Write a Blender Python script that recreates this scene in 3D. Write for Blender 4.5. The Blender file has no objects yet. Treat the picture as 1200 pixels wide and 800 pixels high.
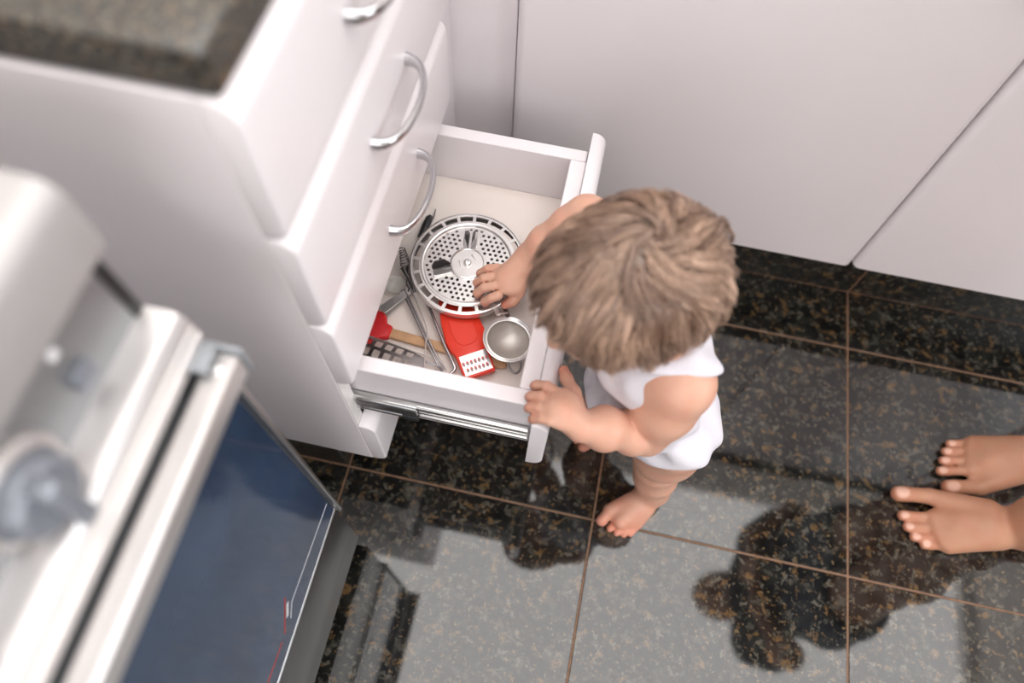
import bpy, bmesh, math, random
import numpy as np
from mathutils import Vector, Matrix, noise

random.seed(7)
rng = np.random.default_rng(7)
scn = bpy.context.scene
C = scn.collection
V = Vector
PI = math.pi

# ------------------------------------------------------------------ camera
CAM_H = 1.11                     # lens height above the tiles (tiles are 0.4 m)
FPX = 822.64                     # focal length for a 1200 px wide frame
_vz = np.array([-30.0, 403.0, FPX]); _vy = np.array([393.0, -1650.0, FPX])
_z = -_vz / np.linalg.norm(_vz); _y = _vy / np.linalg.norm(_vy); _x = np.cross(_y, _z)
ROT = np.array([_x, _y, _z])     # world = ROT @ camera (x right, y down, z forward)
cam_d = bpy.data.cameras.new('camera'); cam = bpy.data.objects.new('camera', cam_d); C.objects.link(cam)
cam_d.sensor_width = 36.0; cam_d.lens = FPX / 1200 * 36.0; cam_d.clip_start = 0.02
mw = Matrix.Identity(4)
for r in range(3):
    mw[r][0] = ROT[r][0]; mw[r][1] = -ROT[r][1]; mw[r][2] = -ROT[r][2]
mw[2][3] = CAM_H
cam.matrix_world = mw
cam_d.dof.use_dof = True; cam_d.dof.focus_distance = 0.88; cam_d.dof.aperture_fstop = 2.0
scn.camera = cam

# ------------------------------------------------------------------ world, lights, exposure
w = bpy.data.worlds.new('world'); scn.world = w; w.use_nodes = True
bg = w.node_tree.nodes['Background']
bg.inputs[0].default_value = (1.0, 0.965, 0.95, 1); bg.inputs[1].default_value = 0.45
scn.view_settings.view_transform = 'Standard'; scn.view_settings.look = 'None'
scn.view_settings.gamma = 1.0; scn.view_settings.use_curve_mapping = False
scn.view_settings.exposure = 0.0
SKYLIGHT = 3.9                   # radiance of the bright overhead skylight seen mirrored in the floor
WINDOW_W = 28.0
sun_w = bpy.data.lights.new('window_daylight', 'AREA'); sun_w.shape = 'RECTANGLE'
sun_w.size = 1.1; sun_w.size_y = 1.2; sun_w.energy = WINDOW_W; sun_w.color = (0.88, 0.94, 1.0)
sw = bpy.data.objects.new('window_daylight', sun_w); C.objects.link(sw)
sw.location = (2.28, -0.35, 1.55); sw.rotation_euler = (0, math.radians(90), 0)


s2 = bpy.data.lights.new('front_window_daylight', 'AREA'); s2.shape = 'RECTANGLE'
s2.size = 1.65; s2.size_y = 1.3; s2.energy = 22.0; s2.color = (1.0, 0.96, 0.965)
s2o = bpy.data.objects.new('front_window_daylight', s2); C.objects.link(s2o)
s2o.location = (0.075, -1.97, 1.6); s2o.rotation_euler = (math.radians(90), 0, 0)


def W(u, v, z):
    """world point seen at photo pixel (u, v) at height z"""
    d = ROT @ np.array([u - 600.0, v - 400.0, FPX])
    t = (z - CAM_H) / d[2]
    return V((d[0] * t, d[1] * t, z))


# ------------------------------------------------------------------ materials
MATS = {}


def mat(name, col, rough=0.5, metal=0.0, **kw):
    if name in MATS: return MATS[name]
    m = bpy.data.materials.new(name); m.use_nodes = True
    nt = m.node_tree; b = nt.nodes['Principled BSDF']
    b.inputs['Base Color'].default_value = (*col, 1); b.inputs['Roughness'].default_value = rough
    b.inputs['Metallic'].default_value = metal
    for k, v in kw.items():
        if k == 'var' or k == 'scale' or k == 'bump': continue
        b.inputs[k].default_value = v
    var = kw.get('var', 0.04); sc = kw.get('scale', 30.0)
    tc = nt.nodes.new('ShaderNodeTexCoord')
    n = nt.nodes.new('ShaderNodeTexNoise'); n.inputs['Scale'].default_value = sc; n.inputs['Detail'].default_value = 4
    nt.links.new(tc.outputs['Object'], n.inputs['Vector'])
    hs = nt.nodes.new('ShaderNodeHueSaturation'); hs.inputs['Color'].default_value = (*col, 1)
    mr = nt.nodes.new('ShaderNodeMapRange'); mr.inputs[1].default_value = 0.3; mr.inputs[2].default_value = 0.7
    mr.inputs[3].default_value = 1 - var; mr.inputs[4].default_value = 1 + var
    nt.links.new(n.outputs['Fac'], mr.inputs[0]); nt.links.new(mr.outputs[0], hs.inputs['Value'])
    nt.links.new(hs.outputs[0], b.inputs['Base Color'])
    if kw.get('bump'):
        bp = nt.nodes.new('ShaderNodeBump'); bp.inputs['Strength'].default_value = kw['bump']; bp.inputs['Distance'].default_value = 0.001
        nt.links.new(n.outputs['Fac'], bp.inputs['Height']); nt.links.new(bp.outputs[0], b.inputs['Normal'])
    MATS[name] = m
    return m


def granite(name, rough, ior, scale=1.0, bright=1.0):
    m = bpy.data.materials.new(name); m.use_nodes = True
    nt = m.node_tree; b = nt.nodes['Principled BSDF']; L = nt.links
    geo = nt.nodes.new('ShaderNodeNewGeometry')

    def layer(sc, off, det, lo, hi):
        mp = nt.nodes.new('ShaderNodeMapping'); mp.inputs['Location'].default_value = (off, off * .7, off * 1.3)
        L.new(geo.outputs['Position'], mp.inputs[0])
        n = nt.nodes.new('ShaderNodeTexNoise'); n.inputs['Scale'].default_value = sc * scale; n.inputs['Detail'].default_value = det
        n.inputs['Roughness'].default_value = .62; n.inputs['Distortion'].default_value = .15
        L.new(mp.outputs[0], n.inputs['Vector'])
        mr = nt.nodes.new('ShaderNodeMapRange'); mr.inputs[1].default_value = lo; mr.inputs[2].default_value = hi
        L.new(n.outputs['Fac'], mr.inputs[0]); return mr.outputs[0]
    cur = None; base = (.0055, .0055, .0052)
    for sc, off, det, lo, hi, col in ((26, 3, 4, .45, .75, (.020, .022, .019)), (72, 11, 3, .53, .64, (.040, .038, .031)), (62, 23, 3, .57, .66, (.105, .062, .026)),
                                      (85, 37, 2, .58, .68, (.082, .076, .060)), (58, 51, 3, .53, .66, (.004, .004, .004)), (120, 63, 2, .62, .70, (.125, .088, .048))):
        mx = nt.nodes.new('ShaderNodeMix'); mx.data_type = 'RGBA'
        L.new(layer(sc, off, det, lo, hi), mx.inputs[0])
        if cur is None: mx.inputs[6].default_value = (*[q * bright for q in base], 1)
        else: L.new(cur, mx.inputs[6])
        mx.inputs[7].default_value = (*[q * bright for q in col], 1); cur = mx.outputs[2]
    L.new(cur, b.inputs['Base Color'])
    b.inputs['Roughness'].default_value = rough; b.inputs['IOR'].default_value = ior
    MATS[name] = m
    return m


def skin_mat(name, col, pink, nail):
    m = bpy.data.materials.new(name); m.use_nodes = True
    nt = m.node_tree; b = nt.nodes['Principled BSDF']; L = nt.links
    at = nt.nodes.new('ShaderNodeAttribute'); at.attribute_name = 'tint'
    sep = nt.nodes.new('ShaderNodeSeparateColor'); L.new(at.outputs['Color'], sep.inputs[0])
    geo = nt.nodes.new('ShaderNodeNewGeometry')
    n = nt.nodes.new('ShaderNodeTexNoise'); n.inputs['Scale'].default_value = 45; n.inputs['Detail'].default_value = 5
    L.new(geo.outputs['Position'], n.inputs['Vector'])
    mr = nt.nodes.new('ShaderNodeMapRange'); mr.inputs[1].default_value = .35; mr.inputs[2].default_value = .7
    mr.inputs[3].default_value = 0; mr.inputs[4].default_value = .38; L.new(n.outputs['Fac'], mr.inputs[0])
    ad = nt.nodes.new('ShaderNodeMath'); ad.operation = 'ADD'; ad.use_clamp = True
    L.new(sep.outputs[0], ad.inputs[0]); L.new(mr.outputs[0], ad.inputs[1])
    mx = nt.nodes.new('ShaderNodeMix'); mx.data_type = 'RGBA'
    mx.inputs[6].default_value = (*col, 1); mx.inputs[7].default_value = (*pink, 1); L.new(ad.outputs[0], mx.inputs[0])
    mx2 = nt.nodes.new('ShaderNodeMix'); mx2.data_type = 'RGBA'
    L.new(mx.outputs[2], mx2.inputs[6]); mx2.inputs[7].default_value = (*nail, 1); L.new(sep.outputs[1], mx2.inputs[0])
    L.new(mx2.outputs[2], b.inputs['Base Color'])
    b.inputs['Roughness'].default_value = .48
    b.inputs['Subsurface Weight'].default_value = .15; b.inputs['Subsurface Radius'].default_value = (1.0, .35, .2)
    b.inputs['Subsurface Scale'].default_value = .006
    n3 = nt.nodes.new('ShaderNodeTexNoise'); n3.inputs['Scale'].default_value = 420; n3.inputs['Detail'].default_value = 2
    L.new(geo.outputs['Position'], n3.inputs['Vector'])
    bp = nt.nodes.new('ShaderNodeBump'); bp.inputs['Strength'].default_value = .12; bp.inputs['Distance'].default_value = .0006
    L.new(n3.outputs['Fac'], bp.inputs['Height']); L.new(bp.outputs[0], b.inputs['Normal'])
    MATS[name] = m
    return m


laminate = mat('white_laminate', (.83, .79, .805), .32, var=.012, scale=6)
laminate_in = mat('drawer_lining', (.85, .77, .715), .45, var=.02, scale=14)
carcass_m = mat('carcass_white', (.86, .815, .835), .42, var=.015, scale=9)
edge_m = mat('panel_edge_strip', (.78, .75, .73), .4)
chrome = mat('satin_chrome', (.60, .60, .62), .2, 1.0, var=.02)
steel = mat('brushed_steel', (.86, .845, .83), .30, .88, var=.06, scale=80)
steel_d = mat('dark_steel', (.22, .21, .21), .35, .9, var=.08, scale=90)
zinc = mat('zinc_runner', (.62, .62, .61), .2, 1.0, var=.05, scale=60)
red_p = mat('red_plastic', (.86, .045, .018), .35, var=.03)
red_s = mat('red_silicone', (.62, .012, .016), .5, var=.03)
wood = mat('beech_wood', (.60, .36, .20), .55, var=.12, scale=60)
black_p = mat('black_plastic', (.02, .02, .022), .4)
gap_shade_m = mat('gap_shadow_black', (.02, .02, .02), .8)  # near-black colour for the shade inside the oven door gap
clear_p = mat('clear_plastic', (.72, .70, .66), .15, var=.02, Alpha=.45)
cloth_w = mat('white_cotton', (.73, .71, .76), .85, var=.02, scale=400, bump=.25)
stove_steel = mat('stove_steel', (.66, .655, .65), .33, 1.0, var=.05, scale=14)
stove_panel = mat('stove_panel_grey', (.36, .37, .385), .42, .75, var=.04, scale=10)
stove_light = mat('stove_trim_silver', (.66, .635, .625), .35, .65, var=.03)
stove_grey = mat('stove_grey_enamel', (.30, .32, .34), .4, .2)
glass_d = mat('oven_dark_glass', (.030, .055, .105), .09, 0, IOR=1.62, var=.25, scale=9)
knob_m = mat('knob_grey', (.27, .29, .33), .38, .3)
wall_m = mat('wall_paint', (.74, .70, .67), .7, var=.02, scale=4)
ceil_m = mat('ceiling_paint', (.80, .78, .76), .8, var=.02, scale=4)
grout_m = mat('brown_grout', (.22, .125, .075), .8, var=.2, scale=120)
floor_g = granite('granite_floor_tile', .045, 1.74, 1.0, 1.1)
plinth_g = granite('granite_plinth_tile', .35, 1.5, 1.0, 1.2)
top_g = granite('granite_worktop', .2, 1.8, 4.5, 2.2)
baby_skin = skin_mat('infant_skin', (.67, .395, .285), (.66, .27, .18), (.86, .62, .54))
adult_skin = skin_mat('adult_skin', (.50, .26, .16), (.50, .19, .11), (.78, .50, .39))
denim = mat('grey_denim', (.10, .12, .16), .85, var=.1, scale=300)
tee = mat('charcoal_shirt', (.05, .05, .055), .9, var=.1, scale=300)
eye_m = mat('eye', (.05, .035, .03), .1)


# ------------------------------------------------------------------ object helpers
def empty(name, loc):
    o = bpy.data.objects.new(name, None); C.objects.link(o); o.location = loc; o.empty_display_size = .02
    return o


def tag(o, label=None, cat=None, group=None, kind=None):
    if label: o['label'] = label
    if cat: o['category'] = cat
    if group: o['group'] = group
    if kind: o['kind'] = kind
    return o


def wloc(o):
    p = V(o.location)
    while o.parent:
        o = o.parent; p = p + V(o.location)
    return p


def link_mesh(name, me, m, parent=None, smooth=35):
    n = len(me.vertices); co = np.empty(n * 3, np.float32); me.vertices.foreach_get('co', co); co = co.reshape(-1, 3)
    c = (co.min(0) + co.max(0)) / 2; c[2] = co[:, 2].min()
    co -= c; me.vertices.foreach_set('co', co.ravel().astype(np.float32)); me.update()
    if m is not None and not me.materials: me.materials.append(m)
    if smooth:
        me.polygons.foreach_set('use_smooth', np.ones(len(me.polygons), bool))
        if smooth < 180: me.set_sharp_from_angle(angle=math.radians(smooth))
    o = bpy.data.objects.new(name, me); C.objects.link(o)
    o.location = V([float(q) for q in c])
    if parent is not None:
        o.parent = parent; o.location = V([float(q) for q in c]) - wloc(parent)
    return o


class MB:
    """collects shapes into one mesh (world coordinates)"""
    def __init__(s): s.bm = bmesh.new()

    def merge(s, b2):
        me = bpy.data.meshes.new('tmp'); b2.to_mesh(me); b2.free(); s.bm.from_mesh(me); bpy.data.meshes.remove(me); return s

    def box(s, lo, hi, bev=0.0, seg=2):
        b = bmesh.new(); bmesh.ops.create_cube(b, size=1)
        for v in b.verts:
            v.co = V([lo[i] + (v.co[i] + .5) * (hi[i] - lo[i]) for i in range(3)])
        if bev > 0: bmesh.ops.bevel(b, geom=b.edges[:], offset=bev, segments=seg, profile=.5, affect='EDGES')
        return s.merge(b)

    def prism(s, pts, off, mtx=None, bev=0.0, seg=2):
        """polygon pts (3D list) pushed along vector off"""
        b = bmesh.new(); vs = [b.verts.new(V(p)) for p in pts]; f = b.faces.new(vs)
        r = bmesh.ops.extrude_face_region(b, geom=[f]); nv = [g for g in r['geom'] if isinstance(g, bmesh.types.BMVert)]
        bmesh.ops.translate(b, vec=V(off), verts=nv)
        bmesh.ops.recalc_face_normals(b, faces=b.faces[:])
        if bev > 0: bmesh.ops.bevel(b, geom=b.edges[:], offset=bev, segments=seg, profile=.5, affect='EDGES')
        if mtx is not None: bmesh.ops.transform(b, matrix=mtx, verts=b.verts[:])
        return s.merge(b)

    def sweep(s, path, rad, up=V((0, 0, 1)), n=10, cap=True, closed=False):
        """tube along path; rad number, list or list of (a, b) pairs"""
        b = bmesh.new(); P = [V(p) for p in path]; N = len(P); rings = []
        for i in range(N):
            if closed: t = P[(i + 1) % N] - P[i - 1]
            else: t = P[min(i + 1, N - 1)] - P[max(i - 1, 0)]
            t.normalize(); sd = t.cross(up)
            if sd.length < 1e-4: sd = t.cross(V((1, 0, 0)))
            sd.normalize(); u2 = sd.cross(t)
            r = rad[i] if isinstance(rad, (list, tuple)) else rad
            ra, rb = r if isinstance(r, (list, tuple)) else (r, r)
            rings.append([b.verts.new(P[i] + sd * (ra * math.cos(a)) + u2 * (rb * math.sin(a))) for a in [2 * PI * j / n for j in range(n)]])
        for i in range(N if closed else N - 1):
            A, B = rings[i], rings[(i + 1) % N]
            for j in range(n): b.faces.new((A[j], A[(j + 1) % n], B[(j + 1) % n], B[j]))
        if cap and not closed:
            b.faces.new(rings[0][::-1]); b.faces.new(rings[-1])
        bmesh.ops.recalc_face_normals(b, faces=b.faces[:])
        return s.merge(b)

    def lathe(s, prof, c, axis=V((0, 0, 1)), n=32, mtx=None):
        """prof: list of (r, h) along axis from centre c"""
        b = bmesh.new(); q = V((0, 0, 1)).rotation_difference(V(axis)); rings = []
        for r, h in prof:
            if r < 1e-6: rings.append([b.verts.new(V(c) + q @ V((0, 0, h)))])
            else: rings.append([b.verts.new(V(c) + q @ V((r * math.cos(2 * PI * j / n), r * math.sin(2 * PI * j / n), h))) for j in range(n)])
        for A, B in zip(rings, rings[1:]):
            for j in range(n):
                k = (j + 1) % n
                if len(A) == 1 and len(B) == 1: continue
                if len(A) == 1: b.faces.new((A[0], B[k], B[j]))
                elif len(B) == 1: b.faces.new((A[j], A[k], B[0]))
                else: b.faces.new((A[j], A[k], B[k], B[j]))
        bmesh.ops.recalc_face_normals(b, faces=b.faces[:])
        if mtx is not None: bmesh.ops.transform(b, matrix=mtx, verts=b.verts[:])
        return s.merge(b)

    def xf(s, m):
        bmesh.ops.transform(s.bm, matrix=m, verts=s.bm.verts[:]); return s

    def build(s, name, m, parent=None, smooth=35):
        me = bpy.data.meshes.new(name); s.bm.to_mesh(me); s.bm.free()
        return link_mesh(name, me, m, parent, smooth)


def plate_mesh(outer, holes, thick, mtx, bend=None):
    """flat plate with real holes, via a filled 2D curve; returns bmesh"""
    cu = bpy.data.curves.new('plate', 'CURVE'); cu.dimensions = '2D'; cu.fill_mode = 'BOTH'; cu.extrude = thick / 2
    for loop in [outer] + holes:
        sp = cu.splines.new('POLY'); sp.points.add(len(loop) - 1)
        for p, q in zip(sp.points, loop): p.co = (q[0], q[1], 0, 1)
        sp.use_cyclic_u = True
    o = bpy.data.objects.new('plate', cu); C.objects.link(o)
    dg = bpy.context.evaluated_depsgraph_get(); dg.update()
    me = bpy.data.meshes.new_from_object(o.evaluated_get(dg))
    bpy.data.objects.remove(o); bpy.data.curves.remove(cu)
    b = bmesh.new(); b.from_mesh(me); bpy.data.meshes.remove(me)
    bmesh.ops.remove_doubles(b, verts=b.verts[:], dist=1e-6)
    if bend:
        for v in b.verts: v.co = bend(v.co)
    bmesh.ops.transform(b, matrix=mtx, verts=b.verts[:])
    return b


def circ(cx, cy, r, n=12): return [(cx + r * math.cos(2 * PI * i / n), cy + r * math.sin(2 * PI * i / n)) for i in range(n)]


def rrect(cx, cy, a, b, r, rot=0, n=4):
    pts = []
    for sx, sy, a0 in ((1, 1, 0), (-1, 1, 90), (-1, -1, 180), (1, -1, 270)):
        for i in range(n + 1):
            t = math.radians(a0 + 90 * i / n)
            x, y = sx * (a - r) + r * math.cos(t), sy * (b - r) + r * math.sin(t)
            pts.append((cx + x * math.cos(rot) - y * math.sin(rot), cy + x * math.sin(rot) + y * math.cos(rot)))
    return pts


def bez(p0, p1, p2, p3, n):
    out = []
    for i in range(n + 1):
        t = i / n; q = 1 - t
        out.append(V(p0) * q ** 3 + V(p1) * 3 * q * q * t + V(p2) * 3 * q * t * t + V(p3) * t ** 3)
    return out


def chain(pts, n=6):
    """Catmull-Rom through pts"""
    P = [V(p) for p in pts]; P = [P[0] * 2 - P[1]] + P + [P[-1] * 2 - P[-2]]; out = []
    for i in range(1, len(P) - 2):
        for k in range(n):
            t = k / n; a, b, c, d = P[i - 1], P[i], P[i + 1], P[i + 2]
            out.append(.5 * ((2 * b) + (c - a) * t + (2 * a - 5 * b + 4 * c - d) * t * t + (3 * b - a - 3 * c + d) * t ** 3))
    out.append(P[-2]); return out


# ------------------------------------------------------------------ implicit bodies
class Field:
    def __init__(s, xs, ys, zs):
        s.xs, s.ys, s.zs = [np.asarray(a, np.float32) for a in (xs, ys, zs)]
        s.D = np.full((len(xs), len(ys), len(zs)), .2, np.float32)

    def blk(s, lo, hi):
        sl = []
        for a, l, h in zip((s.xs, s.ys, s.zs), lo, hi):
            i = max(np.searchsorted(a, l) - 1, 0); j = min(np.searchsorted(a, h) + 1, len(a)); sl.append(slice(i, max(j, i + 1)))
        return tuple(sl), np.meshgrid(s.xs[sl[0]], s.ys[sl[1]], s.zs[sl[2]], indexing='ij', sparse=True)

    def put(s, sl, d, k, sub=False):
        A = s.D[sl]
        if sub:
            h = np.clip(.5 - .5 * (A + d) / k, 0, 1); s.D[sl] = A * (1 - h) - d * h + k * h * (1 - h)
        else:
            h = np.clip(.5 + .5 * (A - d) / k, 0, 1); s.D[sl] = A * (1 - h) + d * h - k * h * (1 - h)

    def cap(s, a, b, ra, rb=None, k=.012, sub=False):
        rb = ra if rb is None else rb
        a = np.array(a, float); b = np.array(b, float); m = max(ra, rb) + 2 * k + .012
        sl, (X, Y, Z) = s.blk(np.minimum(a, b) - m, np.maximum(a, b) + m)
        ab = b - a; L = ab @ ab + 1e-12
        t = np.clip(((X - a[0]) * ab[0] + (Y - a[1]) * ab[1] + (Z - a[2]) * ab[2]) / L, 0, 1)
        d = np.sqrt((X - a[0] - t * ab[0]) ** 2 + (Y - a[1] - t * ab[1]) ** 2 + (Z - a[2] - t * ab[2]) ** 2) - (ra + (rb - ra) * t)
        s.put(sl, d.astype(np.float32), k, sub); return s

    def ell(s, c, r, ax=None, k=.012, sub=False):
        c = np.array(c, float); r = np.array(r, float); ax = np.eye(3) if ax is None else np.array(ax, float)
        m = r.max() + 2 * k + .012
        sl, (X, Y, Z) = s.blk(c - m, c + m)
        q = [ (X - c[0]) * ax[i][0] + (Y - c[1]) * ax[i][1] + (Z - c[2]) * ax[i][2] for i in range(3)]
        k0 = np.sqrt(sum((q[i] / r[i]) ** 2 for i in range(3))); k1 = np.sqrt(sum((q[i] / r[i] ** 2) ** 2 for i in range(3))) + 1e-9
        s.put(sl, (k0 * (k0 - 1) / k1).astype(np.float32), k, sub); return s

    def tube(s, pts, rad, k):
        for i in range(len(pts) - 1): s.cap(pts[i], pts[i + 1], rad[i], rad[i + 1], k)
        return s

    def nets(s):
        D = s.D; S = D < 0
        cnt = np.zeros([n - 1 for n in D.shape], np.uint8)
        for o in np.ndindex(2, 2, 2):
            cnt += S[o[0]:D.shape[0] - 1 + o[0], o[1]:D.shape[1] - 1 + o[1], o[2]:D.shape[2] - 1 + o[2]]
        act = np.argwhere((cnt > 0) & (cnt < 8)); idx = np.full(cnt.shape, -1, np.int32)
        idx[act[:, 0], act[:, 1], act[:, 2]] = np.arange(len(act))
        acc = np.zeros((len(act), 3)); num = np.zeros(len(act))
        for a in np.ndindex(2, 2, 2):
            for d in range(3):
                if a[d]: continue
                b = list(a); b[d] = 1
                da = D[act[:, 0] + a[0], act[:, 1] + a[1], act[:, 2] + a[2]]; db = D[act[:, 0] + b[0], act[:, 1] + b[1], act[:, 2] + b[2]]
                cr = (da < 0) != (db < 0); t = np.where(cr, da / np.where(cr, da - db, 1), 0)
                p = np.tile(np.array(a, float), (len(act), 1)); p[:, d] += t
                acc[cr] += p[cr]; num[cr] += 1
        ip = act + acc / num[:, None]
        vs = np.stack([np.interp(ip[:, i], np.arange(len(g)), g) for i, g in enumerate((s.xs, s.ys, s.zs))], 1)
        quads = []
        for d in range(3):
            e, f = [(1, 2), (2, 0), (0, 1)][d]
            lo = [slice(0, n) for n in D.shape]; hi = [slice(0, n) for n in D.shape]
            lo[d] = slice(0, D.shape[d] - 1); hi[d] = slice(1, D.shape[d])
            ch = S[tuple(lo)] != S[tuple(hi)]
            g = np.argwhere(ch); ok = np.ones(len(g), bool)
            for q in (e, f): ok &= (g[:, q] >= 1) & (g[:, q] < D.shape[q] - 1)
            g = g[ok]; inside = S[g[:, 0], g[:, 1], g[:, 2]]

            def at(oe, of):
                h = g.copy(); h[:, e] += oe; h[:, f] += of
                return idx[h[:, 0], h[:, 1], h[:, 2]]
            Q = np.stack([at(-1, -1), at(0, -1), at(0, 0), at(-1, 0)], 1)
            Q[~inside] = Q[~inside][:, ::-1]; quads.append(Q)
        Q = np.concatenate(quads); Q = Q[(Q >= 0).all(1)]
        return vs, Q

    def smooth(s, n=1):
        for _ in range(n):
            for d in range(3):
                D = s.D; a = np.roll(D, 1, d); b = np.roll(D, -1, d); s.D = (D * .5 + (a + b) * .25).astype(np.float32)
        return s


def field_obj(name, F, m, parent=None, tint=None):
    vs, Q = F.nets()
    me = bpy.data.meshes.new(name)
    me.vertices.add(len(vs)); me.vertices.foreach_set('co', vs.astype(np.float32).ravel())
    me.loops.add(len(Q) * 4); me.loops.foreach_set('vertex_index', Q.astype(np.int32).ravel())
    me.polygons.add(len(Q)); me.polygons.foreach_set('loop_start', np.arange(0, len(Q) * 4, 4, dtype=np.int32))
    me.update(calc_edges=True); me.validate()
    if tint is not None:
        ca = me.color_attributes.new('tint', 'FLOAT_COLOR', 'POINT')
        ca.data.foreach_set('color', tint(vs).astype(np.float32).ravel())
    return link_mesh(name, me, m, parent, smooth=180)


# ================================================================== THE SETTING
TILE = .398; TX0 = .1114; TY0 = .2627
mb = MB(); mb.box((-.95, -2.0, -.06), (2.3, 1.35, -.0012)); floor = tag(mb.build('floor', grout_m, smooth=0), kind='structure')
tile_me = None
for i in range(-3, 6):
    for j in range(-6, 2):
        x0, y0 = TX0 + i * TILE, TY0 + j * TILE
        if x0 < -.9 or y0 > .7: continue
        g = .0016
        if tile_me is None:
            o = MB().box((x0 + g, y0 + g, -.01), (x0 + TILE - g, y0 + TILE - g, 0), .0007, 1).build('tile', floor_g, floor, 0); tile_me = o.data
        else:
            o = bpy.data.objects.new('tile', tile_me); C.objects.link(o); o.parent = floor
            o.location = V((x0 + TILE / 2, y0 + TILE / 2, -.01)) - wloc(floor)

CEIL = 2.55
mb = MB()   # ceiling slab around the skylight opening
SX0, SX1, SY0, SY1 = -1.0, 2.25, -.6, 1.15
for lo, hi in (((-.95, -2, CEIL), (SX0 if SX0 > -.95 else -.95, 1.35, CEIL + .06)), ((-.95, -2, CEIL), (2.3, SY0, CEIL + .06)),
               ((-.95, SY1, CEIL), (2.3, 1.35, CEIL + .06)), ((SX1, SY0, CEIL), (2.3, SY1, CEIL + .06))):
    if hi[0] - lo[0] > .001: mb.box(lo, hi)
tag(mb.build('ceiling', ceil_m, smooth=0), kind='structure')
sky_m = bpy.data.materials.new('skylight_sky'); sky_m.use_nodes = True
nt = sky_m.node_tree; nt.nodes.remove(nt.nodes['Principled BSDF'])
em = nt.nodes.new('ShaderNodeEmission'); em.inputs[0].default_value = (1, .965, .945, 1); em.inputs[1].default_value = SKYLIGHT
nt.links.new(em.outputs[0], nt.nodes['Material Output'].inputs[0])
sk = MB().box((max(SX0, -.95), SY0, CEIL + .062), (SX1, SY1, CEIL + .07)).build('window_1', sky_m, smooth=0); tag(sk, kind='structure')
mb = MB(); mb.box((-.95, -2, -.05), (-.82, 1.35, 2.6)); tag(mb.build('wall_left', wall_m, smooth=0), kind='structure')
mb = MB(); mb.box((-.95, 1.33, -.05), (2.42, 1.45, 2.6)); tag(mb.build('wall_back', wall_m, smooth=0), kind='structure')
mb = MB()
for lo, hi in (((2.3, -2, -.05), (2.42, -1.0, 2.6)), ((2.3, .3, -.05), (2.42, 1.35, 2.6)), ((2.3, -1.0, -.05), (2.42, .3, .9)), ((2.3, -1.0, 2.2), (2.42, .3, 2.6))):
    mb.box(lo, hi)
tag(mb.build('wall_right', wall_m, smooth=0), kind='structure')
mb = MB()
for lo, hi in (((2.33, -1.0, .9), (2.38, .3, .95)), ((2.33, -1.0, 2.15), (2.38, .3, 2.2)), ((2.33, -1.0, .95), (2.38, -.95, 2.15)), ((2.33, .25, .95), (2.38, .3, 2.15)), ((2.33, -.375, .95), (2.38, -.325, 2.15))):
    mb.box(lo, hi, .004)
tag(mb.build('window_2', laminate), kind='structure')

mb = MB()
for lo, hi in (((-.95, -2.12, -.05), (-.8, -2.0, 2.6)), ((.95, -2.12, -.05), (2.42, -2.0, 2.6)), ((-.8, -2.12, -.05), (.95, -2.0, .9)), ((-.8, -2.12, 2.3), (.95, -2.0, 2.6))):
    mb.box(lo, hi)
tag(mb.build('wall_front', wall_m, smooth=0), kind='structure')
mb = MB()
for lo, hi in (((-.8, -2.08, .9), (.95, -2.03, .95)), ((-.8, -2.08, 2.25), (.95, -2.03, 2.3)), ((-.8, -2.08, .95), (-.75, -2.03, 2.25)), ((.9, -2.08, .95), (.95, -2.03, 2.25)), ((.05, -2.08, .95), (.1, -2.03, 2.25))):
    mb.box(lo, hi, .004)
tag(mb.build('window_3', laminate), kind='structure')

# plinths of granite tile
pb = MB(); pb.box((-.30, .7798, 0), (2.3, .80, .15)); plb = tag(pb.build('baseboard_back', grout_m, smooth=0), kind='structure')
for x0, x1 in ((-.286, .1114), (.1114, .5094), (.5094, .9074), (.9074, 1.3054), (1.3054, 1.7)):
    MB().box((x0 + .0014, .779, .0028), (x1 - .0014, .7797, .149), .0003, 1).build('tile', plinth_g, plb, 0)
pb = MB(); pb.box((-.78, .275, 0), (-.30, .80, .15)); pll = tag(pb.build('baseboard_left', grout_m, smooth=0), kind='structure')
for y0, y1 in ((.264, .6624), (.6624, .789)):
    MB().box((-.30, y0 + .0014, .001), (-.288, y1 - .0014, .149), .0008, 1).build('tile', plinth_g, pll, 0)
for x0, x1 in ((-.6854, -.2895), (-.78, -.6854)):
    MB().box((x0 + .0014, .264, .001), (x1 - .0014, .2748, .149), .0008, 1).build('tile', plinth_g, pll, 0)

# ================================================================== DRAWER CABINET
Y0, Y1 = .246, .656; XF = -.218; XO = -.198; DH = .134; ZB = .15


def front_profile(x0, x1, z0, z1, r, n=5):
    """x-z outline of a front with rounded outer top and bottom edges"""
    pts = [(x0, z0)]
    for i in range(n + 1):
        a = -PI / 2 + (PI / 2) * i / n; pts.append((x1 - r + r * math.cos(a), z0 + r + r * math.sin(a)))
    for i in range(n + 1):
        a = (PI / 2) * i / n; pts.append((x1 - r + r * math.cos(a), z1 - r + r * math.sin(a)))
    pts.append((x0, z1)); return pts


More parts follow.
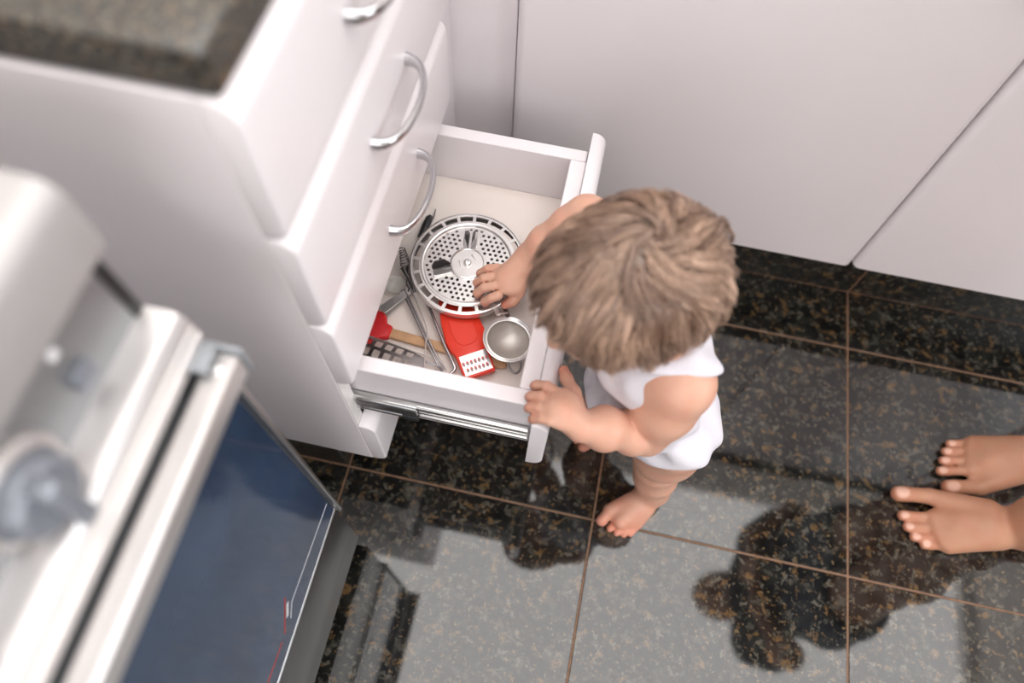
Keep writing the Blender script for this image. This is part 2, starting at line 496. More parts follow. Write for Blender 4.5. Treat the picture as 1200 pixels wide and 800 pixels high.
def drawer_front(name, parent, x0, x1, z0, z1, r=.0165):
    b = bmesh.new(); vs = [b.verts.new((x, Y0, z)) for x, z in front_profile(x0, x1, z0, z1, r, 7)]; f = b.faces.new(vs)
    g = bmesh.ops.extrude_face_region(b, geom=[f]); bmesh.ops.translate(b, vec=(0, Y1 - Y0, 0), verts=[q for q in g['geom'] if isinstance(q, bmesh.types.BMVert)])
    bmesh.ops.recalc_face_normals(b, faces=b.faces[:])
    ed = [e for e in b.edges if abs(e.verts[0].co.y - e.verts[1].co.y) < 1e-6 and not (abs(e.verts[0].co.x - x0) < 1e-6 and abs(e.verts[1].co.x - x0) < 1e-6)]
    bmesh.ops.bevel(b, geom=ed, offset=.0026, segments=3, profile=.5, affect='EDGES')
    return MB().merge(b).build(name, laminate, parent, 40)


def bow_handle(parent, x, yc, zc, horiz=True):
    """arched bar handle, feet wide, waist slim"""
    n = 22; path = []; rad = []
    for i in range(n + 1):
        t = i / n; a = t * PI
        s = -math.cos(a) * .0545
        out = .029 * (math.sin(a) ** .72)
        path.append((x + out - .001, yc + s, zc)); e = abs(2 * t - 1) ** 3
        rad.append((.0034 + .0022 * e, .0043 + .0034 * e))
    return MB().sweep(path, rad, n=12).build('handle', chrome, parent, 60)


cab = tag(empty('drawer_cabinet', (-.5, .451, 0)), 'white base cabinet with five drawers and curved metal handles, second lowest drawer open', 'cabinet')
MB().box((-.80, Y0, ZB), (XF - .0015, Y0 + .018, .819), .001, 1).build('side_panel', carcass_m, cab)
MB().box((-.80, Y1 - .018, ZB), (XF - .0015, Y1, .819), .001, 1).build('side_panel', carcass_m, cab)
MB().box((-.80, Y0 + .019, ZB), (XF - .003, Y1 - .019, ZB + .016)).build('bottom_panel', carcass_m, cab)
MB().box((-.80, Y0 + .019, .80), (XF - .003, Y1 - .019, .818)).build('top_panel', carcass_m, cab)
MB().box((-.80, Y0 + .019, ZB + .018), (-.79, Y1 - .019, .798)).build('back_panel', carcass_m, cab)
MB().box((XF - .0014, Y0 + .0005, ZB + .001), (XF - .0004, Y0 + .0175, .8185)).build('edge_strip', edge_m, cab)
MB().box((XF - .0014, Y1 - .0175, ZB + .001), (XF - .0004, Y1 - .0005, .8185)).build('edge_strip', edge_m, cab)
for k in range(5):
    z0 = ZB + k * DH + .0012; z1 = ZB + (k + 1) * DH - .0012
    if k == 1: continue
    d = drawer_front('drawer', cab, XF, XO, z0, z1)
    bow_handle(d, XO, .4585, ZB + k * DH + .0665)
    MB().box((-.66, .271, z0 + .012), (XF - .0002, .289, z1 - .03), .001, 1).build('drawer_side', laminate, d)
    MB().box((-.66, .613, z0 + .012), (XF - .0002, .631, z1 - .03), .001, 1).build('drawer_side', laminate, d)

# the open drawer (pulled out 0.207 m)
ZT = .408; ZI = .324
od = MB().box((-.46, .2895, ZI - .008), (-.0305, .6125, ZI), .0).build('open_drawer', laminate_in, cab)
od['label'] = 'open drawer, pulled out with kitchen tools inside'
df = drawer_front('drawer_front', od, -.0088, .0105, ZB + DH + .0012, ZB + 2 * DH - .0012, .0165)
MB().box((-.46, .271, .289), (-.0105, .289, ZT), .0012, 1).build('drawer_side', laminate, od)
MB().box((-.46, .613, .289), (-.0105, .631, ZT), .0012, 1).build('drawer_side', laminate, od)
MB().box((-.0302, .2895, .289), (-.0092, .6125, ZT), .0012, 1).build('drawer_inner_front', laminate, od)
MB().box((-.478, .271, .289), (-.461, .631, ZT), .0012, 1).build('drawer_back', laminate, od)
bow_handle(od, .0105, .451, ZB + DH + .068)
for ys, sg in ((.2705, -1), (.6315, 1)):
    # telescopic runner: rounded inner rail, wider outer channel near the cabinet
    def bead(x0, x1, z, r, d, name, m):
        return MB().sweep([(x0, ys + sg * d, z), (x1, ys + sg * d, z)], r, n=16).build(name, m, od, 60)
    ru = MB().box((-.40, min(ys + sg * .0003, ys + sg * .003), .314), (-.012, max(ys + sg * .0003, ys + sg * .003), .344)).build('drawer_runner', zinc, od, 0)
    bead(-.40, -.0125, .3435, .0042, .0046, 'rail_edge', zinc); bead(-.40, -.0125, .3165, .0034, .0040, 'rail_edge', zinc)
    bead(-.143, -.014, .3325, .0016, .0040, 'ball_cage', steel_d); bead(-.143, -.014, .3265, .0016, .0040, 'ball_cage', zinc)
    bead(-.44, -.1435, .3420, .0058, .0064, 'outer_rail_edge', zinc); bead(-.44, -.1435, .3150, .0048, .0064, 'outer_rail_edge', zinc)
    MB().box((-.44, min(ys + sg * .0062, ys + sg * .0095), .316), (-.1437, max(ys + sg * .0062, ys + sg * .0095), .340)).build('outer_runner', steel_d, od, 0)
    MB().box((-.162, min(ys + sg * .0070, ys + sg * .0122), .3115), (-.1425, max(ys + sg * .0070, ys + sg * .0122), .3225), .0008, 1).build('runner_stop', black_p, od)

# ================================================================== CORNER FILLERS + BACK CABINETS
o = MB().box((-.238, .6575, .15), (-.2195, .745, .819), .001, 1).box((-.238, .745, .15), (-.131, .763, .819), .001, 1).build('corner_filler', carcass_m)
tag(o, 'narrow white filler panel in the corner beside the drawer stack', 'panel')
DY = .724
xs = [-.130, .4455, 1.021, 1.5965]
names = ['wide white cupboard door reaching from the corner to above the baby', 'white cupboard at the top right above the bare adult feet', 'white cupboard farthest right along the far cabinet row']
for i in range(3):
    x0, x1 = xs[i], xs[i + 1]
    c = tag(empty('base_cabinet', ((x0 + x1) / 2, 1.02, 0)), names[i], 'cabinet', 'cupboards of the far cabinet row')
    mb = MB(); mb.box((x0 + .001, .7455, .15), (x0 + .018, 1.32, .819)); mb.box((x1 - .018, .7455, .15), (x1 - .001, 1.32, .819))
    mb.box((x0 + .018, .7455, .15), (x1 - .018, 1.32, .168)); mb.box((x0 + .018, 1.3, .168), (x1 - .018, 1.32, .819)); mb.build('body', carcass_m, c, 0)
    b = bmesh.new(); r = .012; n = 5; z0, z1 = .1505, .8175; a0, a1 = x0 + .0018, x1 - .0018
    def prof(q0, q1):
        pts = [(q0, DY + .020)]
        for t in range(n + 1):
            a = PI + (PI / 2) * t / n; pts.append((q0 + r + r * math.cos(a), DY + r + r * math.sin(a)))
        for t in range(n + 1):
            a = 1.5 * PI + (PI / 2) * t / n; pts.append((q1 - r + r * math.cos(a), DY + r + r * math.sin(a)))
        pts.append((q1, DY + .020)); return pts
    d = MB().prism([(x, y, z0) for x, y in prof(a0, a1)], (0, 0, z1 - z0)).build('door', laminate, c, 30)
    hp = []; hr = []
    for k in range(23):
        t = k / 22; a = t * PI; e = abs(2 * t - 1) ** 3
        hp.append((x1 - .05, DY + .001 - .034 * (math.sin(a) ** .72), .71 - math.cos(a) * .0545)); hr.append((.0036 + .0032 * e, .0028 + .0022 * e))
    MB().sweep(hp, hr, up=V((0, -1, 0)), n=12).build('handle', chrome, d, 60)

# worktop, one continuous L
wt = MB().prism([(-.82, .2475, .82), (-.2035, .2475, .82), (-.2035, .704, .82), (1.62, .704, .82), (1.62, 1.33, .82), (-.82, 1.33, .82)], (0, 0, .033), bev=.005, seg=3).build('worktop', top_g, None, 40)
tag(wt, 'dark speckled granite worktop on top of the white drawer cabinet', 'worktop')

# ================================================================== STOVE
SY = .158; SN = -.44
st = tag(empty('stove', (-.53, -.14, 0)), 'freestanding stainless steel stove with dark blue oven glass beside the drawer cabinet', 'stove')
MB().box((-.80, SN + .004, .06), (-.262, SY - .060, .845), .003, 1).build('body', mat('stove_side_enamel', (.84, .83, .83), .35), st)
for fx in (-.76, -.29):
    for fy in (SN + .04, SY - .04):
        MB().lathe([(0, 0), (.018, 0), (.018, .006), (.012, .01), (.012, .062), (0, .062)], (fx, fy, 0.0), n=16).build('foot', black_p, st)
# hob top with rolled front edge
pts = [(-.80, .846)] + [(-.80, .852)] + [(-.250, .852), (-.243, .8505), (-.238, .846), (-.2355, .840), (-.235, .803), (-.239, .799), (-.256, .799), (-.256, .846)]
hob = MB().prism([(x, SN, z) for x, z in pts], (0, SY - SN, 0)).build('hob_top', mat('hob_steel', (.46, .445, .44), .45, .35, var=.03), st, 40)
for bx, by, br in ((-.40, .0, .045), (-.40, -.29, .035), (-.65, .0, .035), (-.65, -.29, .045)):
    bn = MB().lathe([(br * 1.25, 0), (br * 1.25, .004), (br, .007), (br, .014), (0, .014)], (bx, by, .852), n=28).build('burner', steel_d, st)
    MB().lathe([(br * .8, 0), (br * .85, .003), (br * .7, .007), (0, .008)], (bx, by, .866), n=28).build('burner_cap', black_p, bn)
    g = MB()
    for a in range(4):
        t = a * PI / 2 + PI / 4
        g.sweep([(bx + .11 * math.cos(t), by + .11 * math.sin(t), .8535), (bx + .105 * math.cos(t), by + .105 * math.sin(t), .882), (bx + .02 * math.cos(t), by + .02 * math.sin(t), .882)], .004, n=8)
    g.sweep([(bx + .107 * math.cos(2 * PI * q / 24), by + .107 * math.sin(2 * PI * q / 24), .878) for q in range(24)], .004, n=8, closed=True)
    g.build('pan_support', black_p, st)
cp = MB().box((-.262, SN, .722), (-.250, SY - .009, .800)).build('control_panel', stove_panel, st, 0)
MB().box((-.262, SY - .0085, .722), (-.2485, SY - .0005, .7995), .0008, 1).build('end_gap_shade', black_p, st)  # black block stands in for the shaded gap at the panel's end
tr = [(-.262, .731), (-.234, .731), (-.228, .729), (-.2245, .724), (-.2245, .716), (-.2235, .7155), (-.2235, .708), (-.222, .7075), (-.222, .698), (-.225, .695), (-.262, .695)]
MB().prism([(x, SN, z) for x, z in tr], (0, SY - SN, 0)).build('front_trim', stove_light, st, 25)
MB().box((-.26, SN + .004, .668), (-.244, SY - .004, .6945)).build('door_gap_shade', gap_shade_m, st)  # solid dark strip in place of the shade between trim and door
for i, (ky, kz) in enumerate(((.036, .757), (-.062, .757), (-.16, .757), (-.258, .757), (-.356, .757))):
    kb = MB().lathe([(0, 0), (.0295, 0), (.0295, .004), (.027, .008), (.0235, .0095), (.0225, .0095), (.0215, .020), (.019, .023), (0, .0235)], (-.250, ky, kz), V((1, 0, 0)), 36).build('knob', knob_m, st, 40)
    MB().lathe([(.0305, 0), (.0305, .005), (.028, .009), (.0245, .0102), (.0242, .009)], (-.2499, ky, kz), V((1, 0, 0)), 40).build('bezel', stove_light, kb, 60)
    ang = math.radians(-4)
    m4 = Matrix.Translation((-.232, ky, kz)) @ Matrix.Rotation(ang, 4, 'X')
    MB().box((0, -.0058, -.0225), (.017, .0058, .0225), .003, 3).xf(m4).build('grip', knob_m, kb, 40)
bt = MB().box((-.2502, .094, .744), (-.245, .110, .760), .002, 2).build('button', knob_m, st)
MB().lathe([(0, 0), (.004, 0), (.0038, .0015), (0, .0025)], (-.2501, .101, .779), V((1, 0, 0)), 16).build('indicator_lamp', mat('lamp_white', (.85, .85, .85), .3), st)
# door
door = MB().box((-.262, SN + .003, .243), (-.2285, SY - .006, .664), .002, 2).build('oven_door', stove_grey, st)
MB().box((-.2284, SN + .006, .2465), (-.2245, SY - .0085, .640), .001, 1).build('glass_pane', glass_d, door)
MB().box((-.262, SY - .0058, .225), (-.2205, SY - .0008, .655), .0012, 2).build('side_trim', stove_steel, door)
MB().box((-.262, SN + .0008, .225), (-.2205, SN + .0058, .655), .0012, 2).build('side_trim', stove_steel, door)
MB().box((-.2284, SN + .006, .641), (-.221, SY - .0085, .6635), .002, 2).build('top_trim', stove_steel, door)
hd = MB().box((-.2195, SN + .006, .668), (-.1995, SY - .004, .692), .003, 3).build('handle_bar', stove_light, door)
for yy in (SY - .004, SN + .006):
    s = 1 if yy > 0 else -1
    mb = MB(); mb.box((-.243, min(yy, yy + s * .004), .665), (-.1975, max(yy, yy + s * .004), .697), .0015, 2)
    mb.box((-.236, min(yy - s * .02, yy), .6945), (-.212, max(yy - s * .02, yy), .7005), .0015, 2); mb.build('handle_bracket', stove_grey, hd)
    MB().lathe([(0, 0), (.0042, 0), (.004, .0015), (.002, .0026), (0, .0028)], (-.2085, yy - s * .013, .692), n=16).build('screw', mat('screw_white', (.9, .9, .9), .25, .4), hd, 60)
wl = mat('line_white', (.75, .75, .78), .5); rl = mat('line_red', (.50, .05, .03), .5)  # plain white and red for the thin lines on the glass
def gl(y0_, z0_, y1_, z1_, t, m):
    """thin flat coloured line on the glass"""
    a = V((-.2245, y0_, z0_)); b = V((-.2245, y1_, z1_)); d_ = (b - a).normalized(); nn = V((0, -d_.z, d_.y)) * t / 2
    MB().prism([a - nn, b - nn, b + nn, a + nn], (.0003, 0, 0)).build('glass_line', m, door, 0)
def G(u, v):
    d_ = ROT @ np.array([u - 600.0, v - 400.0, FPX]); t = -.2243 / d_[0]
    return d_[1] * t, CAM_H + d_[2] * t
for (a, b, t, m) in (((383, 590), (342, 705), .0012, wl), ((342, 705), (341, 724), .0012, wl), ((337, 706), (337, 722), .0045, wl), ((334, 700), (334, 742), .002, rl), ((331, 752), (314, 800), .0022, rl)):
    gl(*G(*a), *G(*b), t, m)
# lower drawer, with double seam
MB().box((-.262, SN + .002, .236), (-.226, SY - .006, .2405), .0008, 1).build('seam_strip', stove_steel, st)
MB().box((-.262, SN + .002, .2305), (-.2265, SY - .006, .2345), .0008, 1).build('seam_strip', stove_steel, st)
MB().box((-.262, SN + .002, .045), (-.228, SY - .004, .229), .002, 2).build('storage_drawer', mat('stove_drawer_steel', (.24, .24, .24), .32, .9, var=.08, scale=20), st)

# ================================================================== THINGS IN THE DRAWER
def frame_mtx(o, xdir, tilt=None):
    x = V(xdir).normalized(); z = V(tilt).normalized() if tilt else V((0, 0, 1)); x = (x - z * x.dot(z)).normalized(); y = z.cross(x)
    m = Matrix.Identity(4)
    for i in range(3): m[i][0] = x[i]; m[i][1] = y[i]; m[i][2] = z[i]; m[i][3] = o[i]
    return m

# --- steamer insert
sc = W(548, 309, .3570)
SM = frame_mtx(sc, (1, 0, 0), (-.03, -.06, 1))
stm = tag(empty('steamer_insert', (sc.x, sc.y, ZI)), 'round perforated metal steamer insert lying in the open drawer', 'steamer')
holes = []
for gy in range(-9, 10):
    for gx in range(-9, 10):
        x_, y_ = (gx + .5 * (gy % 2)) * .0071, gy * .0062
        r = math.hypot(x_, y_)
        if not .0255 < r < .0515: continue
        a = math.degrees(math.atan2(y_, x_)); skip = False
        for fa in (97, 206, 330):
            da = math.radians((a - fa + 180) % 360 - 180)
            if abs(da) < 1 and abs(r * math.sin(da)) < .0125 and r < .049: skip = True
        if not skip: holes.append(circ(x_, y_, .0021, 8))
b = plate_mesh(circ(0, 0, .0545, 64), holes, .0008, SM)
m_ = MB(); m_.merge(b); m_.build('perforated_plate', steel, stm, 30)
MB().lathe([(.0535, -.0005), (.0545, .003), (.0562, .0045), (.0586, .0040), (.0588, .0028), (.0565, .0028), (.0553, .002), (.0543, -.0005)], (0, 0, 0), n=72, mtx=SM).build('inner_rim', steel, stm, 60)
slots = []
for k in range(20):
    a0 = 2 * PI * (k + .3 + .10) / 20; a1 = 2 * PI * (k + .3 + .90) / 20
    aa = [a0 + (a1 - a0) * q / 4 for q in range(5)]
    slots.append([(.0612 * math.cos(a), .0612 * math.sin(a)) for a in aa] + [(.0682 * math.cos(a), .0682 * math.sin(a)) for a in aa[::-1]])
ring = plate_mesh(circ(0, 0, .0715, 80), slots + [circ(0, 0, .0575, 80)], .0010, SM @ Matrix.Translation((0, 0, .0022)))
m_ = MB(); m_.merge(ring); m_.build('slotted_ring', steel, stm, 30)
MB().lathe([(.0700, .0020), (.0712, .0042), (.0726, .0038), (.0730, .0018), (.0730, -.0075), (.0722, -.0085), (.0718, -.0075), (.0718, .0015), (.0705, .0018)], (0, 0, 0), n=80, mtx=SM).build('outer_rim', steel, stm, 60)
MB().lathe([(.0724, -.0085), (.0718, -.0105), (.0700, -.0112), (.0700, -.0105), (.0712, -.0098)], (0, 0, 0), n=64, mtx=SM).build('lower_rim', steel_d, stm, 60)
MB().lathe([(0, -.0062), (.0535, -.0062), (.0540, -.0056), (.0530, -.0052), (0, -.0052)], (0, 0, 0), n=48, mtx=SM).build('hole_dark_backing', steel_d, stm, 40)  # dark disc added below the plate so its holes look deep and shaded
hub = MB().lathe([(.0225, .0004), (.0222, .0022), (.0205, .0028), (.0195, .0016), (0, .0016)], (0, 0, 0), n=48, mtx=SM).build('centre_disc', steel, stm, 40)
MB().lathe([(.0052, .0016), (.0050, .0042), (.0038, .0055), (.0016, .0058), (.0014, .0040), (0, .0040)], (0, 0, 0), n=24, mtx=SM).build('screw', steel, hub, 40)
for (x_, y_, r_) in ((-.009, -.002, -60), (.006, .010, -40)):
    MB().box((-.005, -.0008, .0018), (.005, .0008, .0032), .0006, 2).xf(SM @ Matrix.Translation((x_, y_, 0)) @ Matrix.Rotation(math.radians(r_), 4, 'Z')).build('clip', steel, hub)
for fa in (97, 206, 330):
    fm = SM @ Matrix.Rotation(math.radians(fa), 4, 'Z') @ Matrix.Translation((.034, 0, 0))
    ft = MB().box((-.012, -.0095, .0006), (.011, -.0078, .0045), .0004, 1).box((-.012, .0078, .0006), (.011, .0095, .0045), .0004, 1).xf(fm).build('foot_bracket', steel, stm)
    for s in (-1, 1):
        MB().prism([(-.012, s * .0015, .001), (-.013, s * .0022, .007), (-.006, s * .0055, .014), (.006, s * .0058, .013), (.011, s * .0030, .006), (.010, s * .0015, .001)], (0, s * .0011, 0), mtx=fm).build('folding_foot', steel_d, ft, 0)

# --- small sieve
vc = W(595.5, 399, .349); SV = frame_mtx(vc, W(605, 437, .349) - vc, (.10, .05, 1))
sv = tag(empty('small_sieve', (vc.x, vc.y, ZI)), 'small round fine mesh sieve beside the orange-red grater', 'sieve')
MB().lathe([(.0255, .001), (.0272, -.001), (.0305, .0030), (.0312, .0048), (.0302, .0052), (.0268, .0014), (.0256, .0028)], (0, 0, 0), n=56, mtx=SV).build('rim', steel, sv, 60)
mesh_m = mat('fine_wire_mesh', (.58, .55, .51), .38, .55, var=.06, scale=900, Alpha=.86)
prof = [(.0264, .0012)] + [(.0264 * math.cos(t), .0012 + .017 * math.sin(t)) for t in [PI / 2 * i / 10 for i in range(1, 10)]] + [(0, .0182)]
prof = [(r, -(h - .0012) + .0012) for r, h in prof]
MB().lathe(prof, (0, 0, 0), n=48, mtx=SV).build('mesh_bowl', mesh_m, sv, 60)
MB().sweep([SV @ V(p) for p in chain([(.0295, -.008, .003), (.038, -.0065, .002), (.0435, -.0022, .001), (.0435, .0022, .001), (.038, .0065, .002), (.0295, .008, .003)], 5)], .0015, n=8).build('hook', steel_d, sv)
for q in (-1, 1):
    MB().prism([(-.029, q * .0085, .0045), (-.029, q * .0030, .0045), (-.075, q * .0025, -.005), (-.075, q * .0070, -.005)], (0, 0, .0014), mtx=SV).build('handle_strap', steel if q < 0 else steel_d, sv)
MB().box((-.0365, -.0070, .0036), (-.0340, .0070, .0056)).xf(SV).build('handle_bar', steel, sv)

# --- red grater
g0 = W(563, 442, .3320); g1 = W(533, 363, .3320); GM = frame_mtx(g0, g1 - g0)
gr = tag(empty('grater', (g0.x, g0.y, ZI)), 'orange-red plastic hand grater with a small metal blade in the drawer', 'grater')
GL = .122
def gout():
    L_ = [(0, -.0195), (.034, -.0205), (.042, -.024), (.055, -.0255), (.080, -.0235), (GL - .01, -.017), (GL, -.009)]
    return L_ + [(x, -y) for x, y in L_[::-1]]
MB().prism([(x, y, 0) for x, y in gout()], (0, 0, .0085), mtx=GM, bev=.0022, seg=2).build('body', red_p, gr, 40)
MB().prism([(x, y, .0081) for x, y in rrect(.066, 0, .024, .0145, .013, n=6)], (0, 0, .0012), mtx=GM, bev=.0005, seg=1).build('thumb_pad', red_p, gr, 40)
hl = []
for r_, (xx, n) in enumerate(((.0185, 7), (.0095, 6))):
    for k in range(n):
        hl.append([(xx + .0031 * math.cos(t), (k - (n - 1) / 2) * .0049 + .0018 * math.sin(t)) for t in [2 * PI * i / 10 for i in range(10)]])
b = plate_mesh(rrect(.0165, 0, .0135, .0172, .001), hl, .0006, GM @ Matrix.Translation((0, 0, .0089))); m_ = MB(); m_.merge(b); bl = m_.build('blade', mat('polished_plate', (.86, .86, .86), .22, 1.0), gr, 0)
for r_, (xx, n) in enumerate(((.0185, 7), (.0095, 6))):
    for k in range(n):
        yy = (k - (n - 1) / 2) * .0049
        MB().prism([(xx - .0026, yy - .0009, .0088), (xx + .0006, yy - .0010, .0100), (xx + .0006, yy + .0010, .0100), (xx - .0026, yy + .0009, .0088)], (0, 0, .0003), mtx=GM).build('tooth', steel_d, bl, 0)

# --- wooden spatula with red head
a = W(456, 391, .3265); b_ = W(594, 430, .3252); PM = frame_mtx(a, b_ - a); LL = (b_ - a).length
sp = tag(empty('spatula', (a.x, a.y, ZI)), 'wooden spatula with a dark red silicone head in the drawer', 'spatula')
MB().prism([(0, -.0065, 0), (LL - .008, -.006, 0), (LL - .002, -.004, 0), (LL, 0, 0), (LL - .002, .004, 0), (LL - .008, .006, 0), (0, .0065, 0)], (0, 0, .0055), mtx=PM, bev=.0016, seg=2).build('handle', wood, sp, 50)
MB().prism([(.003, -.0075, -.002), (.003, .0085, -.002), (-.006, .0105, -.002), (-.010, .020, -.002), (-.016, .024, -.002), (-.075, .022, -.002), (-.085, .012, -.002), (-.085, -.016, -.002), (-.070, -.024, -.002), (-.016, -.023, -.002), (-.008, -.012, -.002)], (0, 0, .010), mtx=PM, bev=.0025, seg=2).build('head', red_s, sp, 50)

# --- slotted metal turner
a = W(498, 427, .345); b_ = W(428, 402, .345); TM = frame_mtx(a, b_ - a, (0, .25, 1))
tn = tag(empty('slotted_turner', (a.x, a.y, ZI)), 'curved steel turner with square slots beside the near drawer wall', 'turner')
out = [(0, -.004), (.004, -.009), (.02, -.0135), (.05, -.016), (.10, -.016), (.10, .016), (.05, .016), (.02, .0135), (.004, .009), (0, .004)]
hl = []
for k in range(6):
    for r_, yy in enumerate((-.0072, .0072)):
        xx = .020 + k * .0135 + (0 if r_ == 1 else .003)
        hl.append(rrect(xx, yy, .0045, .0050 if k else .0036, .0014, n=3))
b = plate_mesh(out, hl, .0008, TM, bend=lambda c: V((c.x, c.y, c.z - 14 * c.y * c.y))); m_ = MB(); m_.merge(b); m_.build('slotted_blade', mat('turner_steel', (.55, .54, .53), .25, 1.0, var=.06, scale=60), tn, 40)
MB().sweep([TM @ V((x, s, z)) for x, s, z in ((.0, -.0165, -.004), (.03, -.0165, -.004), (.1, -.0165, -.004))], (.0012), n=6).sweep([TM @ V((x, s, z)) for x, s, z in ((.0, .0135, -.003), (.03, .0165, -.004), (.1, .0165, -.004))], .0012, n=6).build('edge_wire', steel, tn)
MB().sweep(chain([TM @ V(p) for p in ((.006, .006, -.002), (-.004, .0055, -.002), (-.016, .006, -.002), (-.0215, .0, -.002), (-.016, -.006, -.002), (-.004, -.0055, -.002), (.006, -.006, -.002))], 5), .0014, n=8).build('hanging_loop', chrome, tn)

# --- wire utensils
def wire(name, pts, r, label, m=chrome, extra=None):
    t = tag(empty(name, (*W(*pts[0]).xy, ZI)), label, 'utensil')
    MB().sweep(chain([W(*p) for p in pts], 6), r, n=8).build('wire', m, t, 60)
    if extra: extra(t)
    return t
def second(t):
    MB().sweep(chain([W(*p) for p in ((471, 340, .337), (485, 369, .337), (502, 405, .336), (518, 437, .334))], 6), .0014, n=8).build('wire', chrome, t, 60)
wire('wire_tongs', ((474, 339, .338), (488, 368, .338), (505, 404, .337), (517, 425, .336), (521.5, 433, .336), (517.5, 437.5, .336), (509, 433, .336)), .0014, 'chrome double wire tool with looped end crossing the wooden spatula', chrome, second)
wire('wire_hook', ((500, 352, .336), (510, 377, .337), (520, 402, .337), (530, 423, .337), (533, 432, .336), (528, 438, .336)), .0021, 'single thick chrome wire with bent tip beside the orange-red grater', chrome)
wire('skewer', ((481, 338, .342), (493, 365, .343), (501, 387, .344), (499, 402, .345), (497, 432, .349)), .0009, 'thin bent grey skewer leaning over the slotted steel turner', steel)

# --- spring handled beater, partly under the cabinet
bt_ = tag(empty('spring_whisk', (*W(472, 320, .34).xy, ZI)), 'dark metal hand whisk with coiled spring below the cabinet edge', 'whisk')
p0, p1 = W(471, 291, .345), W(476, 313, .343); ax = (p1 - p0); sd = ax.cross(V((0, 0, 1))).normalized(); up = sd.cross(ax).normalized()
hel = []
for i in range(110):
    t = i / 109; a = t * 2 * PI * 7; rr = .0035 + .0035 * t
    hel.append(p0 + ax * t + sd * rr * math.cos(a) + up * rr * math.sin(a))
MB().sweep(hel, .0008, n=6).build('spring', steel_d, bt_, 60)
MB().sweep([p1 + sd * .004, W(484, 334, .341), W(486, 342, .338)], [.0035, .0026, .002], n=10).build('tube', steel_d, bt_, 60)
MB().sweep([p1 - sd * .004, W(478, 333, .339), W(483, 342, .337)], [.0035, .0026, .002], n=10).build('tube', steel_d, bt_, 60)
pa, pb_ = W(484, 338, .338), W(448, 364, .336); FM = frame_mtx(pa, pb_ - pa)
o = tag(empty('flat_tongs', (pa.x, pa.y, ZI)), 'flat polished steel strip with riveted end beneath the spring whisk', 'tongs')
LS = (pb_ - pa).length
MB().prism([(0, -.0035, 0), (.01, -.0045, 0), (LS, -.006, 0), (LS, .006, 0), (.01, .0045, 0), (0, .0035, 0)], (0, 0, .0011), mtx=FM).build('arm', steel, o, 0)
MB().prism([(0, -.0030, -.004), (.01, -.0035, -.004), (LS, .001, -.008), (LS, .010, -.008), (.01, .0042, -.004), (0, .0035, -.004)], (0, 0, .0011), mtx=FM).build('arm', steel, o, 0)
MB().lathe([(.0028, 0), (.0026, .001), (.001, .0018), (0, .0019)], (0, 0, 0), n=16, mtx=FM @ Matrix.Translation((.005, 0, .0011))).build('rivet', steel_d, o)
ms = tag(empty('measuring_spoon', (*W(462, 335, .335).xy, ZI)), 'translucent pale plastic spoon half hidden under the cabinet', 'spoon')
cc = W(463, 333, .3345)
MB().lathe([(0, -.0095), (.006, -.0088), (.0105, -.0055), (.0125, .000), (.0132, .0002), (.0115, -.0055), (.0065, -.0096), (0, -.0103)], cc, n=28, mtx=None).build('bowl', clear_p, ms, 60)
MB().box((-.004, 0, -.001), (.004, .06, .001), .0008, 1).xf(Matrix.Translation(cc) @ Matrix.Rotation(math.radians(70), 4, 'Z') @ Matrix.Translation((0, .011, 0))).build('handle', clear_p, ms, 40)
# --- black handled peeler beyond the steamer
pl = tag(empty('peeler', (*W(500, 265, .335).xy, ZI)), 'black handled tool with a metal pin behind the steamer insert', 'utensil')
MB().sweep([W(494, 278, .331), W(499, 266, .332), W(503, 256, .332), W(504.5, 253, .332)], [.0055, .0060, .0052, .003], n=12).build('handle', black_p, pl, 60)
MB().sweep([W(508, 258, .331), W(505, 266, .331), W(501, 278, .330)], [.002, .004, .004], n=10).build('sleeve', steel, pl, 60)
MB().sweep([W(507, 257, .331), W(509, 251, .332), W(510.5, 245, .333)], [.0013, .0011, .0008], n=8).build('pin', steel_d, pl, 60)

# ================================================================== BABY
def unit(v): v = np.array(v, float); return v / np.linalg.norm(v)


def hd_frame(f, roll=0.0):
    f = unit(f); l = unit(np.cross((0, 0, 1), f)); u = np.cross(f, l)
    if roll:
        c, s = math.cos(roll), math.sin(roll); l, u = l * c + u * s, u * c - l * s
    return np.array([f, l, u])


HC = np.array([.0505, .337, .576])                       # skull centre
HF = hd_frame((-.76, -.54, -.43), math.radians(-4))     # forward, left, up
HR = np.array([.0815, .0645, .070])
def hp(a, b, c): return HC + HF[0] * a + HF[1] * b + HF[2] * c

PEL = np.array([.150, .362, .268]); BEL = np.array([.122, .350, .345]); CHE = np.array([.100, .346, .432])
TF = hd_frame((-.80, -.55, -.25))                       # torso forward / left / up
LSH = np.array(W(797, 449, .455)); RSH = CHE - TF[1] * .058 + np.array([-.002, 0, .040])
LEL = np.array(W(757, 507, .368)); LWR = np.array(W(681, 499, .424))
REL = np.array(W(688, 256, .468)); RWR = np.array(W(619, 302, .405))
LHIP = PEL + TF[1] * .040 + np.array([0, 0, -.012]); RHIP = PEL - TF[1] * .040 + np.array([0, 0, -.012])
LKN = np.array(W(771, 537, .150)); LAN = np.array(W(766, 573, .045))
RKN = np.array([.088, .398, .150]); RAN = np.array([.108, .432, .045])
tips = []


def finger(F, pts, r0, r1, k=.0028, tipcol=True):
    pts = [np.array(p, float) for p in pts]; n = len(pts)
    F.tube(pts, [r0 + (r1 - r0) * i / (n - 1) for i in range(n)], k)
    if tipcol: tips.append((pts[-1], .010))


